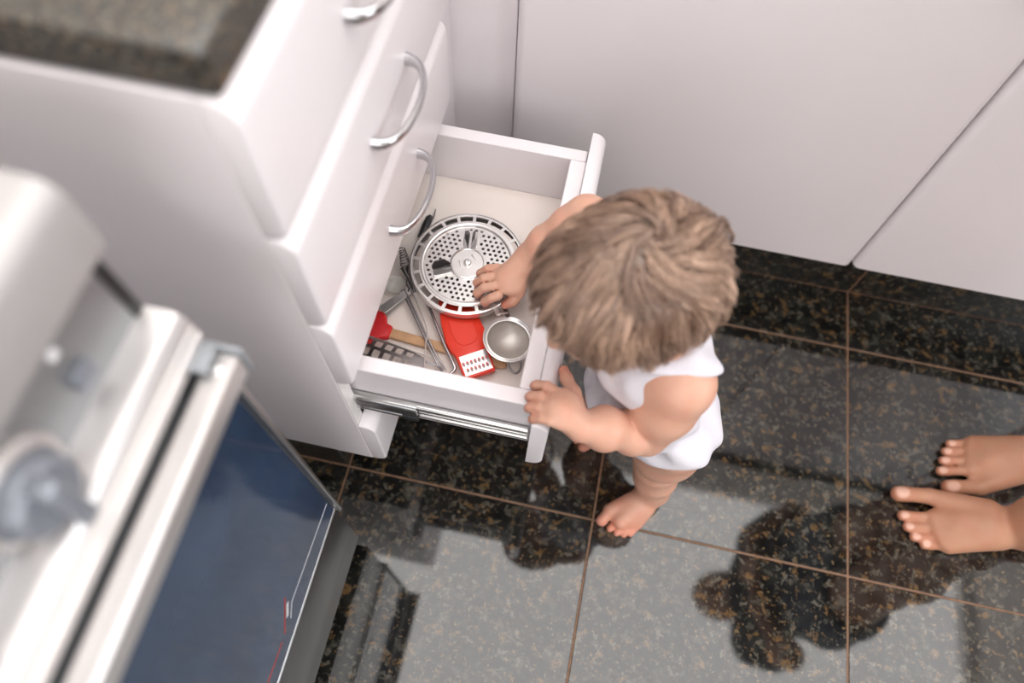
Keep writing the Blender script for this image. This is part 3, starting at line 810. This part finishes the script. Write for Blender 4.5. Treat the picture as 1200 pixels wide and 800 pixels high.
def foot(F, an, heel_dir, toe_c, toe_pts, s, rs, hl, side):
    """an ankle, toe_pts list of (x, y) big toe first"""
    heel = np.array([an[0], an[1], 0]) - unit([*heel_dir, 0]) * hl
    F.ell((heel[0], heel[1], .021 * s), (.023 * s, .019 * s, .021 * s), hd_frame((*heel_dir, 0)), .012 * s)
    F.cap(an, (heel[0], heel[1], .026 * s), .021 * s, .019 * s, .012 * s)
    F.cap(an - np.array([0, 0, .008 * s]), (toe_c[0], toe_c[1], .016 * s), .024 * s, .014 * s, .012 * s)
    for i, t in enumerate(toe_pts):
        base = np.array([toe_c[0], toe_c[1]]) * .35 + np.array(t) * .65 - unit(heel_dir) * .012 * s
        F.cap((an[0] * .5 + base[0] * .5, an[1] * .5 + base[1] * .5, .024 * s), (base[0], base[1], .0105 * s), .013 * s, .0098 * s, .009 * s)


h = .002
BX = np.arange(-.125, .275, h); BY = np.arange(.205, .545, h); BZ = np.arange(-.004, .672, h)
F = Field(BX, BY, BZ)
# torso
F.ell(PEL, (.060, .068, .052), TF, .02); F.ell(BEL + TF[0] * .012, (.062, .064, .062), TF, .03); F.ell(CHE, (.052, .062, .060), TF, .03)
F.cap(LSH, RSH, .034, .034, .025)
F.cap(CHE + np.array([0, 0, .02]), hp(-.022, 0, -.045), .036, .034, .02)
# head: skull, face, cheeks, chin, nose, lips, ears
F.ell(HC, HR, HF, .012); F.ell(hp(.028, 0, -.038), (.050, .049, .046), HF, .02)
for s in (-1, 1):
    F.ell(hp(.048, s * .026, -.050), (.021, .020, .019), HF, .014)
    F.ell(hp(.073, s * .023, -.016), (.012, .013, .009), HF, .008, sub=True)
    F.ell(hp(.0645, s * .023, -.017), (.0125, .0125, .0115), HF, .002)
    F.ell(hp(-.006, s * .0685, -.022), (.014, .006, .019), HF, .004); F.ell(hp(-.004, s * .0745, -.021), (.008, .003, .012), HF, .003, sub=True)
F.ell(hp(.056, 0, -.070), (.018, .018, .012), HF, .014)
F.cap(hp(.080, 0, -.018), hp(.0865, 0, -.036), .005, .0075, .008)
F.cap(hp(.076, -.009, -.053), hp(.076, .009, -.053), .0045, .0045, .004); F.cap(hp(.074, -.008, -.0605), hp(.074, .008, -.0605), .0048, .0048, .004)
# left arm, chubby, folded at the elbow, soft rolls
mid = LSH * .55 + LEL * .45
F.tube([LSH, mid, LEL], [.034, .0335, .0265], .012)
lv = LWR - LEL
F.tube([LEL + lv * .02, LEL + lv * .22, LEL + lv * .44], [.0235, .0272, .0214], .0020)
F.tube([LEL + lv * .46, LEL + lv * .66, LEL + lv * .90], [.0218, .0253, .0182], .0020)
# right arm
F.tube([RSH, RSH * .5 + REL * .5, REL], [.034, .031, .0265], .012)
rv = RWR - REL
F.tube([REL, REL + rv * .24, REL + rv * .46], [.0255, .0265, .0240], .006)
F.tube([REL + rv * .46, REL + rv * .66, REL + rv * .92], [.0235, .0248, .0185], .003)
# left hand over the end of the drawer front
lp = np.array(W(655, 480, .436)); Ldir = unit(lp - LWR)
F.cap(LWR, lp, .0172, .0150, .0028); F.ell(lp + np.array([.003, .002, 0]), (.021, .0225, .0125), None, .006)
for (ku, kv, mu, mv, tu, tv) in ((652, 460, 641, 452, 629, 451), (645, 471, 634, 464, 623, 464), (643, 482, 632, 477, 622, 477), (646, 493, 636, 490, 627, 490)):
    finger(F, [np.array(W(ku, kv, .438)), np.array(W(mu, mv, .4345)), np.array(W(tu, tv, .4265)), np.array(W(tu - 3, tv + 1, .4170))], .0060, .0053, .0010)
finger(F, [np.array(W(676, 476, .425)), np.array(W(672, 460, .420)), np.array(W(664, 444, .414)), np.array(W(661, 434, .410))], .0088, .0058, .004)
# right hand on the steamer
rp = np.array(W(596, 326, .386))
F.cap(RWR, rp, .0172, .0155, .0028); F.ell(rp + np.array([.003, 0, 0]), (.022, .0225, .0130), None, .006)
for (ku, kv, mu, mv, tu, tv) in ((583, 314, 572, 315, 563, 320), (579, 324, 567, 326, 559, 331), (579, 335, 567, 337, 559, 343), (584, 346, 576, 349, 568, 353)):
    finger(F, [np.array(W(ku, kv, .387)), np.array(W(mu, mv, .3835)), np.array(W(tu, tv, .373)), np.array(W(tu + 1, tv + 2, .3625))], .0059, .0052, .0010)
finger(F, [np.array(W(608, 342, .379)), np.array(W(601, 352, .369)), np.array(W(592, 357, .3625))], .0078, .0055, .004)
# legs with thigh and knee rolls
for hi_, kn_, an_ in ((LHIP, LKN, LAN), (RHIP, RKN, RAN)):
    F.tube([hi_, hi_ * .5 + kn_ * .5, hi_ * .15 + kn_ * .85], [.047, .0445, .0375], .012)
    kv = an_ - kn_
    F.tube([kn_ - kv * .08, kn_ + kv * .18, kn_ + kv * .30], [.0335, .0345, .0320], .0025)
    F.tube([kn_ + kv * .34, kn_ + kv * .55, kn_ + kv * .88, an_], [.0325, .0330, .0255, .0235], .0030)


def baby_foot(F, an, toes, fdir, s=1.0):
    fd = unit(fdir)
    heel = np.array([an[0] - fd[0] * .018, an[1] - fd[1] * .018, .020])
    F.ell(heel, (.022, .019, .020), hd_frame((*fd, 0)), .012); F.cap(an, heel, .0225, .018, .012)
    tm = np.mean([t for t in toes[:4]], axis=0)
    F.cap((an[0], an[1], .030), (tm[0] - fd[0] * .016, tm[1] - fd[1] * .016, .015), .0235, .0135, .012)
    for i, t in enumerate(toes):
        t = np.array(t); r = (.0088, .0054, .0052, .0050, .0048)[i]
        base = t - fd * .020
        F.cap((an[0] * .45 + base[0] * .55, an[1] * .45 + base[1] * .55, .024), (base[0], base[1], r + .004), .013, r * 1.35, .008)
        F.cap((base[0], base[1], r + .003), (t[0], t[1], r), r * 1.05, r, .0022)
        tips.append((np.array([t[0], t[1], r]), .018))


toesL = [np.array(W(u, v, .007))[:2] for u, v in ((705, 610), (715, 619), (723, 624), (731, 626), (739, 625))]
baby_foot(F, LAN, toesL, np.array([np.mean([t[0] for t in toesL]) - LAN[0], np.mean([t[1] for t in toesL]) - LAN[1]]))
fd = unit((-.75, -.66)); sd_ = np.array([fd[1], -fd[0]])   # left-hand side of travel is -sd
toesR = [RAN[:2] + fd * (.066 - .004 * abs(i - 1.0)) + sd_ * q for i, q in enumerate((-.022, -.007, .004, .014, .023))]
baby_foot(F, RAN, toesR, fd)


def btint(vs):
    t = np.zeros((len(vs), 4)); t[:, 3] = 1
    for c, r in tips: t[:, 0] = np.maximum(t[:, 0], np.clip(1.25 - np.linalg.norm(vs - c, axis=1) / (r * 1.6), 0, 1) * .75)
    t[:, 0] = np.maximum(t[:, 0], np.clip((.05 - vs[:, 2]) / .05, 0, 1) * .55)
    for s in (-1, 1): t[:, 0] = np.maximum(t[:, 0], np.clip(1 - np.linalg.norm(vs - hp(.07, s * .026, -.048), axis=1) / .028, 0, 1) * .6)
    t[:, 0] = np.maximum(t[:, 0], np.clip(1.3 - np.linalg.norm(vs - hp(.079, 0, -.057), axis=1) / .012, 0, 1))
    return t


baby = field_obj('person', F, baby_skin, None, btint)
tag(baby, 'baby in a white bodysuit standing at the open drawer, reaching inside', 'person')
for s in (-1, 1):
    MB().lathe([(0, .0022), (.0035, .0018), (.0058, 0), (0, -.001)], hp(.0745, s * .0235, -.017), V(HF[0]), 18).build('iris', eye_m, baby, 60)

# bodysuit
F2 = Field(np.arange(.0, .26, .0025), np.arange(.23, .48, .0025), np.arange(.19, .54, .0025))
F2.ell(PEL + np.array([0, 0, -.004]), (.068, .074, .058), TF, .02); F2.ell(BEL + TF[0] * .012, (.068, .069, .066), TF, .03); F2.ell(CHE, (.057, .064, .065), TF, .03)
T0 = F2.D.copy()
F2.cap(LSH, RSH, .0375, .039, .025)
F2.cap(LSH, mid, .0375, .0365, .012); F2.cap(RSH, RSH * .6 + REL * .4, .0395, .0375, .012)
F2.cap(LHIP, LHIP * .5 + LKN * .5, .0505, .049, .015); F2.cap(RHIP, RHIP * .5 + RKN * .5, .0505, .049, .015)
F2.cap(CHE + np.array([0, 0, .02]), hp(-.022, 0, -.045), .040, .038, .02)
X, Y, Z = np.meshgrid(F2.xs, F2.ys, F2.zs, indexing='ij')
wr = 1.25 * (.0016 * np.sin(70 * X + 90 * Z + 3 * np.sin(40 * Y)) + .0013 * np.sin(120 * Y - 60 * Z + 2 * np.sin(55 * X)) + .001 * np.sin(150 * Z + 60 * X))
D = F2.D + wr.astype(np.float32) - .0018


def plane(p, n):
    n = unit(n); return ((X - p[0]) * n[0] + (Y - p[1]) * n[1] + (Z - p[2]) * n[2]).astype(np.float32)


def near(p, r): return (np.sqrt((X - p[0]) ** 2 + (Y - p[1]) ** 2 + (Z - p[2]) ** 2) - r).astype(np.float32)


def tubez(a, b, r):
    ab = b - a; t = np.clip(((X - a[0]) * ab[0] + (Y - a[1]) * ab[1] + (Z - a[2]) * ab[2]) / (ab @ ab), 0, 1)
    return (np.sqrt((X - a[0] - t * ab[0]) ** 2 + (Y - a[1] - t * ab[1]) ** 2 + (Z - a[2] - t * ab[2]) ** 2) - r).astype(np.float32)


def cut(D, p, n, zone):
    """remove what lies beyond plane (p, n) inside the ball zone"""
    q = np.minimum(plane(p, n) * -1, 1); return np.maximum(D, -np.maximum(-plane(p, n), zone))


uL = unit(LEL - LSH); uR = unit(REL - RSH)
D = cut(D, np.array(W(800, 440, .484)), (.12, -.78, -.60), tubez(LSH + uL * .008, LEL + uL * .03, .056))
D = cut(D, RSH + uR * .018, uR, tubez(RSH + uR * .02, REL + uR * .03, .046))
D = np.minimum(D, T0 + wr.astype(np.float32) - .0018)      # the chest and belly cloth stays whole beside the armholes
D = cut(D, LHIP + np.array([0, 0, -.022]), unit(np.array([0, 0, -1]) + TF[1] * .75 + TF[0] * .15), near(LHIP + np.array([0, 0, -.06]) + TF[1] * .035, .085))
D = cut(D, RHIP + np.array([0, 0, -.022]), unit(np.array([0, 0, -1]) - TF[1] * .75 + TF[0] * .15), near(RHIP + np.array([0, 0, -.06]) - TF[1] * .035, .085))
D = cut(D, CHE + np.array([-.010, 0, .058]), unit(np.array([0, 0, 1]) + TF[0] * .35), near(hp(-.022, 0, -.045), .075))
F2.D = D; F2.smooth(3)
field_obj('bodysuit', F2, cloth_w, baby)

# hair: close cap plus strands that flow from the crown
hair_m = bpy.data.materials.new('fine_light_brown_hair'); hair_m.use_nodes = True
nt = hair_m.node_tree; b = nt.nodes['Principled BSDF']
at = nt.nodes.new('ShaderNodeAttribute'); at.attribute_name = 'shade'
cr = nt.nodes.new('ShaderNodeValToRGB'); cr.color_ramp.elements[0].color = (.14, .070, .040, 1); cr.color_ramp.elements[1].color = (.70, .475, .345, 1)
nt.links.new(at.outputs['Fac'], cr.inputs[0]); nt.links.new(cr.outputs[0], b.inputs['Base Color'])
b.inputs['Roughness'].default_value = .34; b.inputs['Specular IOR Level'].default_value = 1.0
b.inputs['Sheen Weight'].default_value = .05


def hair_ok(n, slack=0.0):
    f_, l_, u_ = n @ HF.T if False else (n[0], n[1], n[2])
    if u_ < -.62 - slack: return False
    if u_ < .98 * f_ - .24 - slack: return False
    if abs(l_) > .75 and u_ < -.10 and f_ > -.30: return False
    return True


crown = unit((-.40, .05, .90))
HRH = HR + .0025
verts = []; faces = []; shade = []
# cap
nu, nv = 72, 48; gi = {}
for i in range(nv + 1):
    for j in range(nu):
        th = PI * i / nv; ph = 2 * PI * j / nu
        n = np.array([math.sin(th) * math.cos(ph), math.sin(th) * math.sin(ph), math.cos(th)])
        gi[(i, j)] = (len(verts), hair_ok(n, .03)); verts.append(hp(*(n * (HRH + .0005)))); shade.append(.15)
for i in range(nv):
    for j in range(nu):
        q = [gi[(i, j)], gi[(i + 1, j)], gi[(i + 1, (j + 1) % nu)], gi[(i, (j + 1) % nu)]]
        if all(t[1] for t in q): faces.append([t[0] for t in q])
NG = 620; STR = 20; made = 0; steps = 9


def hw(q): return HC + HF[0] * q[0] + HF[1] * q[1] + HF[2] * q[2]


while made < NG:
    n = unit(rng.normal(size=3))
    if not hair_ok(n): continue
    made += 1
    nape = max(0.0, min(1.0, (-n[0] - .15) / .45)) * max(0.0, min(1.0, (.62 - n[2]) / .5))
    front = max(0.0, min(1.0, (n[0] - .2) / .5))
    L_ = (.034 + .034 * rng.random()) * (1 + .35 * nape - .25 * front)
    lift0 = .0010 + .0055 * rng.random(); tipl = .003 + .007 * rng.random()
    clump = noise.noise(V(n * 3.4)); sh = .42 + .45 * clump + .55 * (rng.random() - .5)
    wob = (rng.random() - .5) * 1.1; cph = rng.random() * 6.28; cr_ = .005 + .007 * rng.random(); turn = 5 + 4 * rng.random()
    p = n.copy(); g_ = []; fr = []
    for s_ in range(steps + 1):
        t = s_ / steps
        away = p - crown; away -= p * (away @ p); ln = np.linalg.norm(away); away = away / (ln + 1e-6); sw_ = np.cross(p, away)
        ang = .8 * math.exp(-ln * 1.6) + .7 * noise.noise(V(p * 2.6)) + wob * (t - .3)
        d_ = unit(away * math.cos(ang) + sw_ * math.sin(ang))
        q = p * (HRH + lift0 + tipl * t * (1 - .45 * t) * (1 - .5 * front))
        if nape > .05:
            a_ = cph + t * turn
            q = q + nape * t * (p * (cr_ + cr_ * math.sin(a_)) + sw_ * cr_ * 1.2 * math.cos(a_))
        g_.append(hw(q)); fr.append((hw(sw_) - HC, hw(p) - HC))
        p = unit(p + d_ * (L_ / steps) / HR.mean())
        if p[2] < .98 * p[0] - .36: p = unit(p - d_ * (L_ / steps) / HR.mean() * .85)
    for k in range(STR):
        o1 = rng.normal() * .0042; o2 = abs(rng.normal()) * .0012; cut_ = .65 + .35 * rng.random(); sh_ = min(1, max(0, sh + .22 * rng.normal())); tw = rng.normal() * .6
        o0 = rng.normal() * .004
        base = len(verts); pts = []
        for s_ in range(steps + 1):
            t = s_ / steps * cut_ * steps; i0 = min(int(t), steps - 1); f_ = t - i0
            c_ = g_[i0] * (1 - f_) + g_[i0 + 1] * f_; e1, e2 = fr[i0]; tt = t / steps
            tg_ = unit(g_[i0 + 1] - g_[i0] + 1e-9)
            pts.append(c_ + e1 * o1 * (1 - .72 * tt + .25 * tw * tt * tt) + e2 * o2 + tg_ * o0)
        for s_, pt in enumerate(pts):
            tg = unit(pts[min(s_ + 1, steps)] - pts[max(s_ - 1, 0)]); nn = unit(pt - HC); sdv = unit(np.cross(tg, nn)); up_ = np.cross(sdv, tg)
            rr = .00052 * (1 - .8 * (s_ / steps) ** 2)
            for a_ in (0, 2.094, 4.189):
                verts.append(pt + sdv * rr * math.cos(a_) + up_ * rr * math.sin(a_)); shade.append(sh_)
        for s_ in range(steps):
            for k2 in range(3):
                faces.append([base + s_ * 3 + k2, base + s_ * 3 + (k2 + 1) % 3, base + s_ * 3 + 3 + (k2 + 1) % 3, base + s_ * 3 + 3 + k2])
me = bpy.data.meshes.new('hair'); me.from_pydata([tuple(v) for v in verts], [], faces)
ca = me.attributes.new('shade', 'FLOAT', 'POINT'); ca.data.foreach_set('value', np.array(shade, np.float32))
hair = link_mesh('hair', me, hair_m, baby, 180); hair['label'] = 'wispy light brown hair curling at the nape'

# ================================================================== ADULT (bare feet in view, body mirrored in the floor)
tips = []
AX = np.arange(.44, 1.12, .0024); AY = np.arange(.12, .80, .0024)
AZ = np.concatenate([np.arange(-.004, .13, .0022), np.arange(.13, 1.72, .008)])
A = Field(AX, AY, AZ)
nails = []


def adult_foot(F, an, toes, fdir, left):
    fd = unit(fdir); n2 = np.array([-fd[1], fd[0]])
    heel = np.array([an[0] - fd[0] * .052, an[1] - fd[1] * .052, .028])
    F.ell(heel, (.034, .029, .028), hd_frame((*fd, 0)), .02); F.cap(an, heel, .034, .026, .02)
    F.cap((an[0] + fd[0] * .01, an[1] + fd[1] * .01, .052), (an[0] + fd[0] * .085, an[1] + fd[1] * .085, .028), .034, .020, .02)
    for i, t in enumerate(toes):
        t = np.array(t); r = (.0125, .0082, .0078, .0075, .0074)[i]; ln = (.050, .047, .043, .039, .035)[i]
        base = t - fd * ln
        F.cap((an[0] * .55 + base[0] * .45, an[1] * .55 + base[1] * .45, .046), (base[0], base[1], .0175), .021, .0125, .012)
        F.cap((base[0], base[1], .0165), (t[0] - fd[0] * .012, t[1] - fd[1] * .012, r * 1.25), r * .98, r * .92, .004)
        F.cap((t[0] - fd[0] * .012, t[1] - fd[1] * .012, r * 1.1), (t[0] - fd[0] * .003, t[1] - fd[1] * .003, r), r * .97, r * 1.0, .003)
        tips.append((np.array([t[0], t[1], r]), .016))
        nails.append((np.array([t[0] - fd[0] * .003, t[1] - fd[1] * .003, r * 2.02]), r * .68))
    F.cap((an[0], an[1], .07), (an[0] + n2[0] * .030, an[1] + n2[1] * .030, .07), .018, .010, .02); F.cap((an[0], an[1], .075), (an[0] - n2[0] * .030, an[1] - n2[1] * .030, .075), .018, .010, .02)


ALA = np.array(W(1222, 614, .085)); ARA = np.array(W(1250, 529, .085))
tl = [np.array(W(u, v, .012))[:2] for u, v in ((1051, 578), (1057, 603), (1063, 616), (1071, 628), (1083, 637))]
trr = [np.array(W(u, v, .012))[:2] for u, v in ((1110, 571), (1102, 551), (1105, 539), (1108, 528), (1113, 519))]
adult_foot(A, ALA, tl, (np.mean([t[0] for t in tl[:3]]) - ALA[0], np.mean([t[1] for t in tl]) - ALA[1]), True)
adult_foot(A, ARA, trr, (np.mean([t[0] for t in trr[:3]]) - ARA[0], np.mean([t[1] for t in trr]) - ARA[1]), False)
LK = np.array([.80, .375, .47]); RK = np.array([.81, .505, .47]); HL = np.array([.85, .36, .86]); HRr = np.array([.85, .53, .86])
for an, kn, hi in ((ALA, LK, HL), (ARA, RK, HRr)):
    A.tube([an, an * .75 + kn * .25, an * .35 + kn * .65 + np.array([.012, 0, 0]), kn], [.036, .037, .054, .050], .02); A.tube([kn, kn * .4 + hi * .6, hi], [.052, .07, .082], .03)
A.ell((.85, .465, .93), (.11, .155, .11), None, .04); A.ell((.84, .465, 1.08), (.10, .13, .14), None, .05); A.ell((.83, .465, 1.27), (.11, .155, .13), None, .05)
A.cap((.82, .335, 1.36), (.82, .60, 1.36), .055, .055, .04); A.cap((.82, .465, 1.36), (.79, .465, 1.50), .055, .05, .03)
AH = np.array([.765, .465, 1.575]); AF = hd_frame((-.9, -.1, -.45))
def ap(a, b, c): return AH + AF[0] * a + AF[1] * b + AF[2] * c
A.ell(AH, (.092, .074, .085), AF, .02); A.ell(ap(.030, 0, -.055), (.055, .055, .055), AF, .02); A.cap(ap(.092, 0, -.01), ap(.104, 0, -.04), .008, .012, .008)
for s in (-1, 1):
    A.ell(ap(-.004, s * .078, -.025), (.017, .008, .026), AF, .004); A.ell(ap(.086, s * .030, -.014), (.016, .016, .010), AF, .008, sub=True); A.ell(ap(.072, s * .030, -.016), (.015, .015, .013), AF, .003)
A.cap(ap(.080, -.015, -.072), ap(.080, .015, -.072), .007, .007, .006)
for s, hi in ((-1, (.82, .295, 1.35)), (1, (.82, .635, 1.35))):
    el = np.array([.84, .465 + s * .205, 1.09]); wr_ = np.array([.715, .465 + s * .10, 1.03 + .03 * s])
    A.tube([hi, el], [.048, .040], .02); A.tube([el, wr_], [.040, .028], .012)
    hc = wr_ + np.array([-.012, -s * .062, .0]); A.cap(wr_, hc, .024, .022, .01); A.ell(hc, (.018, .034, .036), None, .01)
    for q in range(4):          # hands folded in front of the body, fingers wrap across
        zz = (q - 1.5) * .017
        A.tube([hc + np.array([-.004, -s * .020, zz]), hc + np.array([-.006, -s * .050, zz - .003]), hc + np.array([.010, -s * .072, zz - .006])], [.010, .009, .008], .003)
    A.tube([hc + np.array([-.006, -s * .005, .026]), hc + np.array([-.010, -s * .030, .042]), hc + np.array([-.006, -s * .052, .046])], [.011, .010, .009], .004)


def atint(vs):
    t = np.zeros((len(vs), 4)); t[:, 3] = 1
    for c, r in tips: t[:, 0] = np.maximum(t[:, 0], np.clip(1.25 - np.linalg.norm(vs - c, axis=1) / (r * 1.5), 0, 1) * .6)
    for c, r in nails: t[:, 1] = np.maximum(t[:, 1], np.clip(2.2 - np.linalg.norm((vs - c) * (1, 1, .6), axis=1) / r * 1.6, 0, .75))
    t[:, 0] = np.maximum(t[:, 0], np.clip(1.3 - np.linalg.norm(vs - ap(.084, 0, -.072), axis=1) / .018, 0, 1))
    return t


adult = field_obj('person', A, adult_skin, None, atint)
tag(adult, 'barefoot adult standing on the granite floor at the right edge of the picture', 'person')
S = Field(np.arange(.66, 1.02, .008), np.arange(.10, .79, .008), np.arange(.55, 1.45, .008))
for an, kn, hi in ((ALA, LK, HL), (ARA, RK, HRr)): S.tube([kn * .55 + hi * .45, kn * .4 + hi * .6, hi], [.082, .084, .094], .03)
S.ell((.85, .465, .93), (.122, .167, .122), None, .04)
X, Y, Z = np.meshgrid(S.xs, S.ys, S.zs, indexing='ij'); S.D = np.maximum(np.maximum(S.D, Z - 1.0), .64 - Z).astype(np.float32)
field_obj('shorts', S, denim, adult)
S = Field(np.arange(.62, 1.02, .008), np.arange(.06, .83, .008), np.arange(.84, 1.50, .008))
S.ell((.85, .465, .95), (.132, .177, .12), None, .05); S.ell((.84, .465, 1.08), (.125, .155, .15), None, .06); S.ell((.83, .465, 1.27), (.125, .17, .145), None, .05)
S.cap((.82, .335, 1.36), (.82, .60, 1.36), .066, .066, .04)
for s, hi in ((-1, (.82, .295, 1.35)), (1, (.82, .635, 1.35))):
    el = np.array([.84, .465 + s * .205, 1.09]); S.cap(hi, np.array(hi) * .45 + el * .55, .064, .062, .03)
X, Y, Z = np.meshgrid(S.xs, S.ys, S.zs, indexing='ij'); S.D = np.maximum(np.maximum(S.D, .88 - Z), Z - 1.415).astype(np.float32)
S.cap((.80, .465, 1.40), (.79, .465, 1.50), .062, .062, .01, sub=True)
field_obj('shirt', S, tee, adult)
S = Field(np.arange(.62, .94, .006), np.arange(.33, .56, .006), np.arange(1.42, 1.70, .006))
S.ell(AH + AF[2] * .008 - AF[0] * .008, (.100, .085, .092), AF, .02); S.ell(ap(-.075, 0, -.06), (.05, .07, .09), AF, .03)
X, Y, Z = np.meshgrid(S.xs, S.ys, S.zs, indexing='ij')
fa = (X - AH[0]) * AF[0][0] + (Y - AH[1]) * AF[0][1] + (Z - AH[2]) * AF[0][2]; ua = (X - AH[0]) * AF[2][0] + (Y - AH[1]) * AF[2][1] + (Z - AH[2]) * AF[2][2]
S.D = np.maximum(S.D, -np.maximum(-(fa - .2 * ua - .02), ua - .05)).astype(np.float32)
field_obj('hair', S, mat('dark_brown_hair', (.05, .03, .02), .5, var=.3, scale=200), adult)
